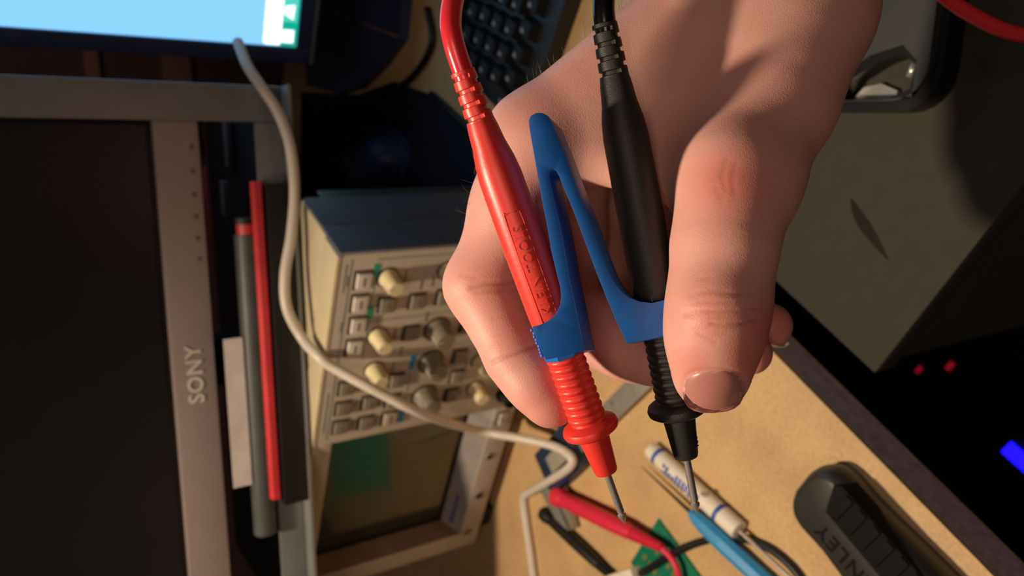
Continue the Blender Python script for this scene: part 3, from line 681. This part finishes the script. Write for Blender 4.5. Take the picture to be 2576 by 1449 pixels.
# ------------------------------------------------------------------ hand: smooth implicit surface meshed once
H_ = .00075
lo = np.array([-.026, -.215, .165]); hi = np.array([.150, .052, .335]); dims = np.ceil((hi-lo)/H_).astype(int)
gx = [lo[i]+H_*np.arange(dims[i]) for i in range(3)]
FAR = .03
def field(): return np.full(dims, FAR, np.float32)
def smin(a, b, k):
    h = np.maximum(k-np.abs(a-b), 0)/k; return np.minimum(a, b)-h*h*k*.25
def sub(bl, bh):
    s = [];
    for i in range(3):
        a = max(0, int((bl[i]-lo[i])/H_)-1); b = min(dims[i], int((bh[i]-lo[i])/H_)+2); s.append(slice(a, max(a, b)))
    return tuple(s)
def add_cone(D, a, ra, b, rb, k):
    m = .008+k; s = sub(np.minimum(a-ra, b-rb)-m, np.maximum(a+ra, b+rb)+m)
    X, Y, Z = gx[0][s[0]][:, None, None], gx[1][s[1]][None, :, None], gx[2][s[2]][None, None, :]
    if 0 in (X.size, Y.size, Z.size): return
    ba = b-a; L2 = ba@ba
    t = np.clip(((X-a[0])*ba[0]+(Y-a[1])*ba[1]+(Z-a[2])*ba[2])/L2, 0, 1).astype(np.float32)
    d = np.sqrt((X-a[0]-t*ba[0])**2+(Y-a[1]-t*ba[1])**2+(Z-a[2]-t*ba[2])**2).astype(np.float32)-(ra+t*(rb-ra)).astype(np.float32)
    D[s] = smin(D[s], d, k)
def add_tri(D, A, B, C, r, k):
    P = np.array([A, B, C]); m = r+.008+k; s = sub(P.min(0)-m, P.max(0)+m)
    X, Y, Z = np.meshgrid(gx[0][s[0]], gx[1][s[1]], gx[2][s[2]], indexing='ij'); p = np.stack([X, Y, Z], -1).astype(np.float32)
    A, B, C = [np.asarray(v, np.float32) for v in (A, B, C)]
    n = np.cross(B-A, C-A); n = n/np.linalg.norm(n)
    ins = np.ones(X.shape, bool); ed = np.full(X.shape, 9.0, np.float32)
    for a, b in ((A, B), (B, C), (C, A)):
        e = b-a; w = p-a; ins &= (w@np.cross(n, e)) >= 0
        t = np.clip((w@e)/(e@e), 0, 1); ed = np.minimum(ed, np.linalg.norm(w-t[..., None]*e, axis=-1))
    d = np.where(ins, np.abs((p-A)@n), ed)-np.float32(r)
    D[s] = smin(D[s], d.astype(np.float32), k)
def J(x, y, d, r): return px(x, y, d), r*d/FPX
def chain(D, pts, k):
    js = [J(*p) for p in pts]
    for (a, ra), (b, rb) in zip(js[:-1], js[1:]): add_cone(D, a, ra, b, rb, k)
palm = field()
chain(palm, [(1960, -1500, .275, 250), (1880, -360, .248, 215), (1850, 10, .238, 172), (1348, 352, .234, 118)], .012)       # radial side, index metacarpal
chain(palm, [(2080, -1500, .275, 250), (2000, -360, .248, 225), (1985, 10, .240, 185), (1930, 130, .234, 170)], .012)         # wrist, thumb side
chain(palm, [(1880, -30, .282, 150), (1420, 400, .270, 115)], .012)
chain(palm, [(1920, -10, .300, 150), (1480, 430, .290, 112)], .012)
chain(palm, [(1960, 0, .312, 140), (1540, 450, .308, 105)], .012)
add_tri(palm, px(1400, 375, .236), px(1840, 60, .230), px(1760, 440, .223), .0085, .012)                                      # web between thumb and index
add_tri(palm, px(1480, 420, .285), px(1900, 60, .285), px(1740, 640, .292), .011, .010)                                       # hollow of the palm
thumb = field()
chain(thumb, [(1985, 60, .232, 182), (1935, 250, .226, 160), (1852, 455, .214, 152), (1822, 620, .206, 122), (1807, 765, .2035, 119), (1795, 850, .2045, 108), (1789, 940, .2065, 96)], .006)
add_cone(thumb, px(1840, 440, .2055), .0085, px(1835, 480, .2045), .0085, .010)
add_cone(thumb, px(1802, 775, .1975), .0075, px(1805, 790, .1975), .0075, .006)
index = field()
chain(index, [(1348, 352, .234, 118), (1300, 520, .238, 112), (1224, 715, .238, 96), (1258, 805, .2345, 78), (1302, 893, .231, 78), (1348, 957, .228, 73), (1385, 1010, .2265, 67)], .005)
add_cone(index, px(1205, 722, .238), .0085, px(1212, 740, .238), .008, .006)
middle = field()
chain(middle, [(1420, 400, .270, 115), (1415, 600, .272, 105), (1395, 770, .268, 100), (1505, 832, .258, 88), (1580, 872, .249, 80), (1640, 900, .2425, 72)], .005)
ring = field()
chain(ring, [(1480, 430, .290, 112), (1490, 640, .294, 100), (1490, 810, .292, 95), (1690, 850, .282, 84), (1800, 872, .274, 72), (1888, 888, .268, 54)], .005)
pinky = field()
chain(pinky, [(1540, 450, .308, 105), (1560, 620, .312, 92), (1580, 740, .308, 86), (1770, 790, .292, 74), (1860, 808, .284, 64), (1937, 818, .279, 55)], .005)
D = palm
for Fd, kk in ((thumb, .010), (index, .006), (middle, .005), (ring, .004), (pinky, .004)):
    D = smin(D, Fd, kk if kk > .005 else .0035)
del thumb, index, middle, ring, pinky
def surface_nets(D):
    S = D < 0; n = np.array(D.shape)
    c = [(i, j, k) for i in (0, 1) for j in (0, 1) for k in (0, 1)]
    cnt = np.zeros(n-1, np.int8)
    for i, j, k in c: cnt += S[i:n[0]-1+i, j:n[1]-1+j, k:n[2]-1+k]
    mask = (cnt > 0) & (cnt < 8); I = np.argwhere(mask); idx = np.full(n-1, -1, np.int32); idx[mask] = np.arange(len(I))
    val = np.stack([D[I[:, 0]+i, I[:, 1]+j, I[:, 2]+k] for i, j, k in c], 1)
    acc = np.zeros((len(I), 3)); num = np.zeros(len(I))
    for a in range(8):
        for b in range(a+1, 8):
            pa, pb = np.array(c[a]), np.array(c[b])
            if np.abs(pa-pb).sum() != 1: continue
            va, vb = val[:, a], val[:, b]; cr = (va < 0) != (vb < 0); t = np.where(cr, va/np.where(cr, va-vb, 1), 0)
            acc += np.where(cr[:, None], pa+(pb-pa)*t[:, None], 0); num += cr
    V = I+acc/num[:, None]; Fc = []
    for ax in range(3):
        s0 = [slice(None)]*3; s1 = [slice(None)]*3; s0[ax] = slice(0, -1); s1[ax] = slice(1, None)
        ch = S[tuple(s0)] != S[tuple(s1)]; E = np.argwhere(ch); b, c2 = (ax+1) % 3, (ax+2) % 3
        ok = (E[:, b] > 0) & (E[:, c2] > 0) & (E[:, b] < n[b]-1) & (E[:, c2] < n[c2]-1); E = E[ok]
        inside = S[E[:, 0], E[:, 1], E[:, 2]]
        def cell(db, dc):
            q = E.copy(); q[:, b] += db; q[:, c2] += dc; return idx[q[:, 0], q[:, 1], q[:, 2]]
        Q = np.stack([cell(-1, -1), cell(0, -1), cell(0, 0), cell(-1, 0)], 1); Q[~inside] = Q[~inside][:, ::-1]; Fc.append(Q)
    return V, np.concatenate(Fc)
HV, HF = surface_nets(D); HV = lo+HV*H_
del D, palm
HF = HF[(HF >= 0).all(1)]
ed = np.unique(np.sort(np.concatenate([HF[:, [i, (i+1) % 4]] for i in range(4)]), axis=1), axis=0)
def vnormals(V):
    fn = np.cross(V[HF[:, 2]]-V[HF[:, 0]], V[HF[:, 3]]-V[HF[:, 1]]); N = np.zeros_like(V)
    for i in range(4): np.add.at(N, HF[:, i], fn)
    return N/np.maximum(np.linalg.norm(N, axis=1), 1e-12)[:, None]
deg = np.bincount(ed.ravel(), minlength=len(HV)).astype(float)
for it in range(6):
    A_ = np.zeros_like(HV); np.add.at(A_, ed[:, 0], HV[ed[:, 1]]); np.add.at(A_, ed[:, 1], HV[ed[:, 0]])
    HV = HV+(.5 if it % 2 == 0 else -.3)*(A_/deg[:, None]-HV)
HN = vnormals(HV)
PX = np.stack([1288+FPX*HV[:, 0]/HV[:, 2], 724.5+FPX*HV[:, 1]/HV[:, 2]], 1)
view = HV/np.linalg.norm(HV, axis=1)[:, None]; front = (HN*view).sum(1) < 0
bvh = BVHTree.FromPolygons([tuple(v) for v in HV], [tuple(int(i) for i in f) for f in HF])
def hit(x, y):
    d = Vector(px(x, y, 1.0)); h = bvh.ray_cast(Vector((0, 0, 0)), d.normalized()); return None if h[0] is None else np.array(h[0])
def near_poly(pts, sig):
    """closeness (0..1) of the camera-side skin to a drawn fold"""
    pts = np.array(pts, float); best = np.full(len(HV), 1e9); hp = hit(*pts[len(pts)//2]); z = hp[2] if hp is not None else .22
    cand = front & (np.abs(HV[:, 2]-z) < .016)
    for a, b in zip(pts[:-1], pts[1:]):
        e = b-a; w = PX-a; t = np.clip((w@e)/(e@e), 0, 1); best = np.minimum(best, np.linalg.norm(w-t[:, None]*e, axis=1))
    return np.where(cand, np.exp(-(best/sig)**2), 0)
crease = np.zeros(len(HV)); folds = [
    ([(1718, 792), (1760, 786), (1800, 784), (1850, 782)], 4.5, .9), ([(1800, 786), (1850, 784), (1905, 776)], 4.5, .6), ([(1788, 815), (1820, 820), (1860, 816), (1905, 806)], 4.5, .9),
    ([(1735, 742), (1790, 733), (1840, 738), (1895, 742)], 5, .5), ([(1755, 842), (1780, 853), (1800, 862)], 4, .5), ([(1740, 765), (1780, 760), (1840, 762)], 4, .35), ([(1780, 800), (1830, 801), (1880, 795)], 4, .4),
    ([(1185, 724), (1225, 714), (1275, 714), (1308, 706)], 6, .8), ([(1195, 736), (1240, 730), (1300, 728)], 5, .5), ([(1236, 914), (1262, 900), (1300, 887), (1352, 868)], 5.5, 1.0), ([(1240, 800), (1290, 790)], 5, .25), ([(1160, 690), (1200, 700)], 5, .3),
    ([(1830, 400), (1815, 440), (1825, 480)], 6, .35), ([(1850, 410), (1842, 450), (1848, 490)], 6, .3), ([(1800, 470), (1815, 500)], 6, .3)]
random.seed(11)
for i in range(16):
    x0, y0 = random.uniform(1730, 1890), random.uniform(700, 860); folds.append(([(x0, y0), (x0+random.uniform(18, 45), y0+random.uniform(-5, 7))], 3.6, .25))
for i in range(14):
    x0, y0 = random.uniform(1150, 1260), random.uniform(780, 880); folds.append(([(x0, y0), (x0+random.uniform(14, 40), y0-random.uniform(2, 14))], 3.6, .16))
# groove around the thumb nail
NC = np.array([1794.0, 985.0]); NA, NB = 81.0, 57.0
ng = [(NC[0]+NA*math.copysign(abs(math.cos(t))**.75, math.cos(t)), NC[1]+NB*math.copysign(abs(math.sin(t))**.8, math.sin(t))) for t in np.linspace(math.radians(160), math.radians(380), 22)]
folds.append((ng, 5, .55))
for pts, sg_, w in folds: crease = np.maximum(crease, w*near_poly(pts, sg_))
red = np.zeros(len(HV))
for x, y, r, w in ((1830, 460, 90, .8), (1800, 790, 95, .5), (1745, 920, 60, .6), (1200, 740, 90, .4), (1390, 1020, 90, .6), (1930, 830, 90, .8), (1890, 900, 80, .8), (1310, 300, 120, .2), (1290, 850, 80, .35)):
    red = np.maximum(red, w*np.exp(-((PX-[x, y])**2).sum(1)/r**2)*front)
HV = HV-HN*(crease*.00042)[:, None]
hw = c2w(HV); base = hw.mean(0)
me = bpy.data.meshes.new('hand'); me.from_pydata([tuple(v) for v in hw-base], [], [tuple(int(i) for i in f) for f in HF]); me.update()
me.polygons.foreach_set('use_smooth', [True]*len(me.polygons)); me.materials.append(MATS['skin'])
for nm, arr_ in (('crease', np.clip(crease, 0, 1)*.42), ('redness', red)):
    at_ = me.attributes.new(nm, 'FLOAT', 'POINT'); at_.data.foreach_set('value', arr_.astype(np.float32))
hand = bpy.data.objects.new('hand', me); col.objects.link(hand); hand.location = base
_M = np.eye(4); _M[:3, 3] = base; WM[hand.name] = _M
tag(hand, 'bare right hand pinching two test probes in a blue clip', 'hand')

def nail(name, cx, cy, a, b, rot, material, lift=.0006, curve=1.0):
    n, m = 14, 20; V = []; Fc = []; cr, sr = math.cos(rot), math.sin(rot); c0 = hit(cx, cy)
    if c0 is None: return None
    pts = [(0, 0)]+[(i/n, 2*math.pi*j/m) for i in range(1, n+1) for j in range(m)]
    for rho, t in pts:
        ux = rho*math.copysign(abs(math.cos(t))**.75, math.cos(t)); uy = rho*math.copysign(abs(math.sin(t))**.8, math.sin(t))
        x = cx+a*ux*cr-b*uy*sr; y = cy+a*ux*sr+b*uy*cr; h = hit(x, y)
        if h is None: h = px(x, y, c0[2]+.004)
        if h[2] > c0[2]+.006: h = px(x, y, c0[2]+.006)
        dz = lift*(1-rho**8)-.0002
        w_ = .3*max(uy, 0)
        zz = h[2]*(1-w_)+(c0[2]+.0045*(ux**2)+.0030*max(uy, 0)**2)*w_
        V.append(px(x, y, zz-dz))
    for j in range(m): Fc.append((0, 1+j, 1+(j+1) % m))
    for i in range(n-1):
        for j in range(m): Fc.append((1+i*m+j, 1+(i+1)*m+j, 1+(i+1)*m+(j+1) % m, 1+i*m+(j+1) % m))
    return part(name, (c2w(np.array(V)), Fc), material, hand, True, True)
tn = nail('thumb_nail', NC[0], NC[1], NA-4, NB-3, math.radians(-3), 'nail')
if tn: tn['label'] = 'broad pinkish thumb nail'
# pale free edge of two curled finger nails
for pts, r in (([(1938, 867), (1955, 871), (1972, 870), (1984, 862)], .0006),):
    P = [];
    for x, y in pts:
        h = hit(x, y-5); P.append(px(x, y, (h[2] if h is not None else .28)))
    part('finger_nail', tube(c2w(spline(P, 4)), r, 8), 'nail_edge', hand, True, True)
# fine hairs along the back of the hand and index finger
rng = np.random.default_rng(5)
sil = np.where((np.abs((HN*view).sum(1)) < .35) & (PX[:, 0] < 1640) & (PX[:, 1] > -20) & ((PX[:, 1] < 215) | (PX[:, 1] > 330) & (PX[:, 1] < 540)) & (HN[:, 0] < -.2))[0]
hv = []; hsel = rng.choice(sil, min(130, len(sil)), replace=False) if len(sil) else []
for i in hsel:
    p = HV[i]; n_ = HN[i]; L = rng.uniform(.002, .006); dirv = nrm(n_*.55+np.array([.35, -.75, 0])*rng.uniform(.3, 1.0)+rng.normal(0, .15, 3))
    P = np.array([p-n_*.0002, p+dirv*L*.5+n_*.0006, p+dirv*L]); hv.append(tube(P, [.000045, .00004, .000015], 3))
if hv: part('arm_hair', xf(join(*[(c2w(v), f) for v, f in hv]), np.eye(4)), 'hair', hand, False, True, kind='stuff')

# ------------------------------------------------------------------ test probes
def probe(name, label, pm, lm, p0, p1, text, lead, lead_tail=None, tip_text=None):
    """p0 lead end and p1 pin tip in room coordinates"""
    L = float(np.linalg.norm(p1-p0)); Mw = axis_frame(p0, p1, ref=-(Fv)); S = L/.122      # design length 122 mm
    t = thing(name, label, 'test probe', Mw)
    # strain relief with notches cut alternately from its two sides
    zs = np.arange(0, .01241, .0002); nt_ = [(.0016, 0), (.0032, 1), (.0048, 0), (.0064, 1), (.0080, 0), (.0096, 1), (.0112, 0)]
    def flt(i, z_):
        zz = z_/S; a_ = 2*math.pi*i/32+.35; side = 0 if math.sin(a_) > 0.12 else (1 if math.sin(a_) < -.12 else -1)
        for zn, sd_ in nt_:
            if abs(zz-zn) < .00042 and sd_ == side: return .80
        return 1.0
    part('strain_relief', lathe([(a_*S, (.0029+.0005*a_/.0124-(.0004 if a_ < .0002 else 0))*S) for a_ in zs], 32, flt), pm, t)
    z = 0
    body = [(.0122, .0034), (.014, .0037), (.018, .0041), (.022, .0049), (.026, .0053), (.045, .0055), (.060, .0054), (.0712, .0050)]
    part('probe_body', lathe([(a*S, b*S) for a, b in body], 36), pm, t)
    g = []; z = .0708; n = 10
    for i in range(n):
        r = .0049; dzz = .00205
        g += [(z, r*.91), (z+.0003, r*.98), (z+.0008, r*1.01), (z+.0014, r*.98), (z+.0017, r*.91)]; z += dzz
    part('grip_rings', lathe([(a*S, b*S) for a, b in g], 32), pm, t)
    part('finger_guard', lathe([(a*S, b*S) for a, b in ((z-.0004, .0042), (z+.0003, .0046), (z+.0006, .0061), (z+.0013, .0071), (z+.0023, .0074), (z+.0032, .0071), (z+.0039, .0060), (z+.0042, .0042))], 36), pm, t)
    z2 = z+.0040
    part('tip_sleeve', lathe([(a*S, b*S) for a, b in ((z2, .0040), (z2+.001, .0040), (z2+.0105, .0031), (z2+.0112, .0029), (z2+.0114, .0024))], 28), pm, t)
    z3 = z2+.0113; zt_ = .122
    part('metal_pin', lathe([(a*S, b*S) for a, b in ((z3, .00095), (zt_-.0035, .00095), (zt_-.0034, .0006), (zt_-.0030, .0006), (zt_-.0027, .00115), (zt_-.0021, .0011), (zt_, .0001))], 20), 'steel', t, label='polished steel pin with arrow tip')
    if text:
        tag_ = xf(text_shape(text, .0034*S, .0003*S, 0, spacing=1.12), np.eye(4))
        v, f = tag_; v = v.copy(); aa = text_ang+v[:, 1]/(.0055*S); r = .00550*S+v[:, 2]
        sh = (np.stack([r*np.cos(aa), r*np.sin(aa), .0492*S-v[:, 0]], 1), f)
        part('embossed_letters', sh, pm, t, False)
        # raised border line round the lettering
        bl = [(.0345, -.24), (.037, -.38), (.064, -.38), (.066, -.24), (.066, .24), (.064, .38), (.037, .38), (.0345, .24), (.0345, -.24)]
        P = [((.0054*S)*math.cos(text_ang+a), (.0054*S)*math.sin(text_ang+a), zz*S) for zz, a in bl]
        part('emboss_border', tube(spline(P, 4), .00016*S, 6), pm, t, True)
    if tip_text:
        v, f = text_shape(tip_text, .0021*S, .0003*S); v = v.copy(); zc = z2+.006; aa = tip_ang+v[:, 1]/(.0036*S); r = .0036*S+v[:, 2]
        part('rating_letters', (np.stack([r*np.cos(aa), r*np.sin(aa), zc*S-v[:, 0]], 1), f), pm, t, False)
    pts = [p0+(p1-p0)*.03]+list(lead)
    part('lead', tube(spline(pts, 10), .0025*S, 18), lm, t, True, True)
    if lead_tail: part('lead', tube(spline(lead_tail, 10), .0026*S, 16), lm, t, True, True)
    return t, Mw, S
# lettering faces the camera; angle measured from the frame's x axis (toward the viewer)
text_ang = 0.10; tip_ang = 0.6
p0r, p1r = at(1163, 178, .200), at(1572, 1316, .226)
tr_, Mr, Sr = probe('test_probe', 'red test probe held by the index finger with raised lettering', 'red_plastic', 'red_lead', p0r, p1r, 'KLEIN TOOLS',
    [at(1142, 110, .198), at(1134, 40, .198), at(1152, -40, .200), at(1200, -140, .204), at(1330, -260, .22), at(1600, -380, .25), at(1900, -330, .27), at(2150, -170, .285), at(2330, -45, .292), at(2440, 35, .295), at(2570, 88, .296), at(2800, 110, .300)])
text_ang = 0.2; tip_ang = -0.9
p0b, p1b = at(1520, 58, .207), at(1753, 1290, .231)
tk_, Mk_, Sk = probe('test_probe', 'black test probe held under the thumb in the blue clip', 'black_plastic', 'black_lead', p0b, p1b, None,
    [at(1519, 20, .2065), at(1527, -50, .207), at(1560, -160, .21), at(1700, -330, .22), at(1950, -500, .27)], tip_text='1000V')

# ------------------------------------------------------------------ printed blue spring clip
# outline of the clip face; the face plane lies just in front of the two probes
def clip_pt(x, y): 
    d = .1945+(.2093-.1945)*(y-280)/580.0+(x-1450)/1000.0*.020; return px(x, y, d)
left_arm = [(1378, 440), (1393, 500), (1408, 561), (1420, 625), (1432, 695), (1446, 760), (1460, 830), (1472, 882)]
outline = [(1330, 318), (1329, 302), (1335, 290), (1348, 283), (1364, 283), (1377, 290), (1384, 302), (1400, 340), (1418, 384), (1438, 440), (1458, 492), (1486, 560), (1508, 625), (1531, 685), (1546, 712), (1562, 732), (1582, 748), (1608, 758), (1640, 762), (1672, 754), (1690, 742),
           (1693, 836), (1661, 849), (1620, 857), (1576, 864), (1560, 830), (1546, 798), (1528, 757), (1509, 709), (1481, 635), (1453, 560), (1438, 522), (1420, 478), (1406, 443), (1399, 430), (1390, 425), (1382, 430), (1380, 441),
           (1393, 500), (1408, 561), (1420, 625), (1432, 695), (1446, 760), (1460, 830), (1472, 882), (1425, 895), (1372, 905), (1352, 862), (1338, 822), (1358, 817), (1380, 806), (1397, 790), (1408, 768), (1411, 745), (1408, 720), (1400, 690), (1388, 640), (1374, 560), (1360, 490), (1346, 410)]
import bmesh as _bm
def extrude_path(P, vec, bev):
    bm = _bm.new(); vs_ = [bm.verts.new(p) for p in P]; f = bm.faces.new(vs_)
    r = _bm.ops.extrude_face_region(bm, geom=[f]); nv = [g for g in r['geom'] if isinstance(g, _bm.types.BMVert)]
    _bm.ops.translate(bm, verts=nv, vec=Vector(vec)); _bm.ops.recalc_face_normals(bm, faces=bm.faces)
    bm.edges.ensure_lookup_table()
    rim = [e for e in bm.edges if len(e.link_faces) == 2 and any(len(q.verts) > 8 for q in e.link_faces)]
    _bm.ops.bevel(bm, geom=rim, offset=bev, segments=2, affect='EDGES', profile=.6)
    _bm.ops.triangulate(bm, faces=[q for q in bm.faces if len(q.verts) > 4])
    bm.verts.index_update(); V = np.array([p.co[:] for p in bm.verts]); Fc = [tuple(p.index for p in q.verts) for q in bm.faces]; bm.free(); return V, Fc
front_pts = [clip_pt(x, y) for x, y in outline]
ext = np.array([.0042, .0008, .0125])
cv, cf = extrude_path([tuple(p) for p in front_pts], tuple(ext), .00035)
clip = thing('probe_clip', 'blue printed spring clip holding both test probes like tweezers', 'clip', loc=c2w(np.array([px(1420, 860, .21)]))[0])
part('spring_arms', (c2w(cv), cf), 'blue_pla', clip, 'auto', True)
def collar(Mw, S, za, zb, r, name, rot):
    sh = lathe([(za, r*.97), (za+.0004, r), (zb-.0004, r), (zb, r*.97)], 8)
    Rz = np.eye(4); Rz[:2, :2] = [[math.cos(rot), -math.sin(rot)], [math.sin(rot), math.cos(rot)]]
    return part(name, xf(sh, Mw@Rz), 'blue_pla', clip, 'auto', True)
collar(Mr, Sr, .0650*Sr, .0728*Sr, .0060, 'probe_collar', .39)
collar(Mk_, Sk, .0630*Sk, .0712*Sk, .0062, 'probe_collar', .39)
# rough printed seam on the outer side of the red collar
rs = []
for i in range(9):
    y = 830+i*8; x = 1338+i*3.1; rs.append(xf(cbox(-.0004, .0004, -.0004, .0004, -.0007, .0007, .0002), frame(at(x+random.uniform(-1, 2)+3, y, .2125), [1, 0, 0], [0, 1, 0], [0, 0, 1])))
part('print_seam', join(*rs), 'blue_pla', clip, 'auto', True)
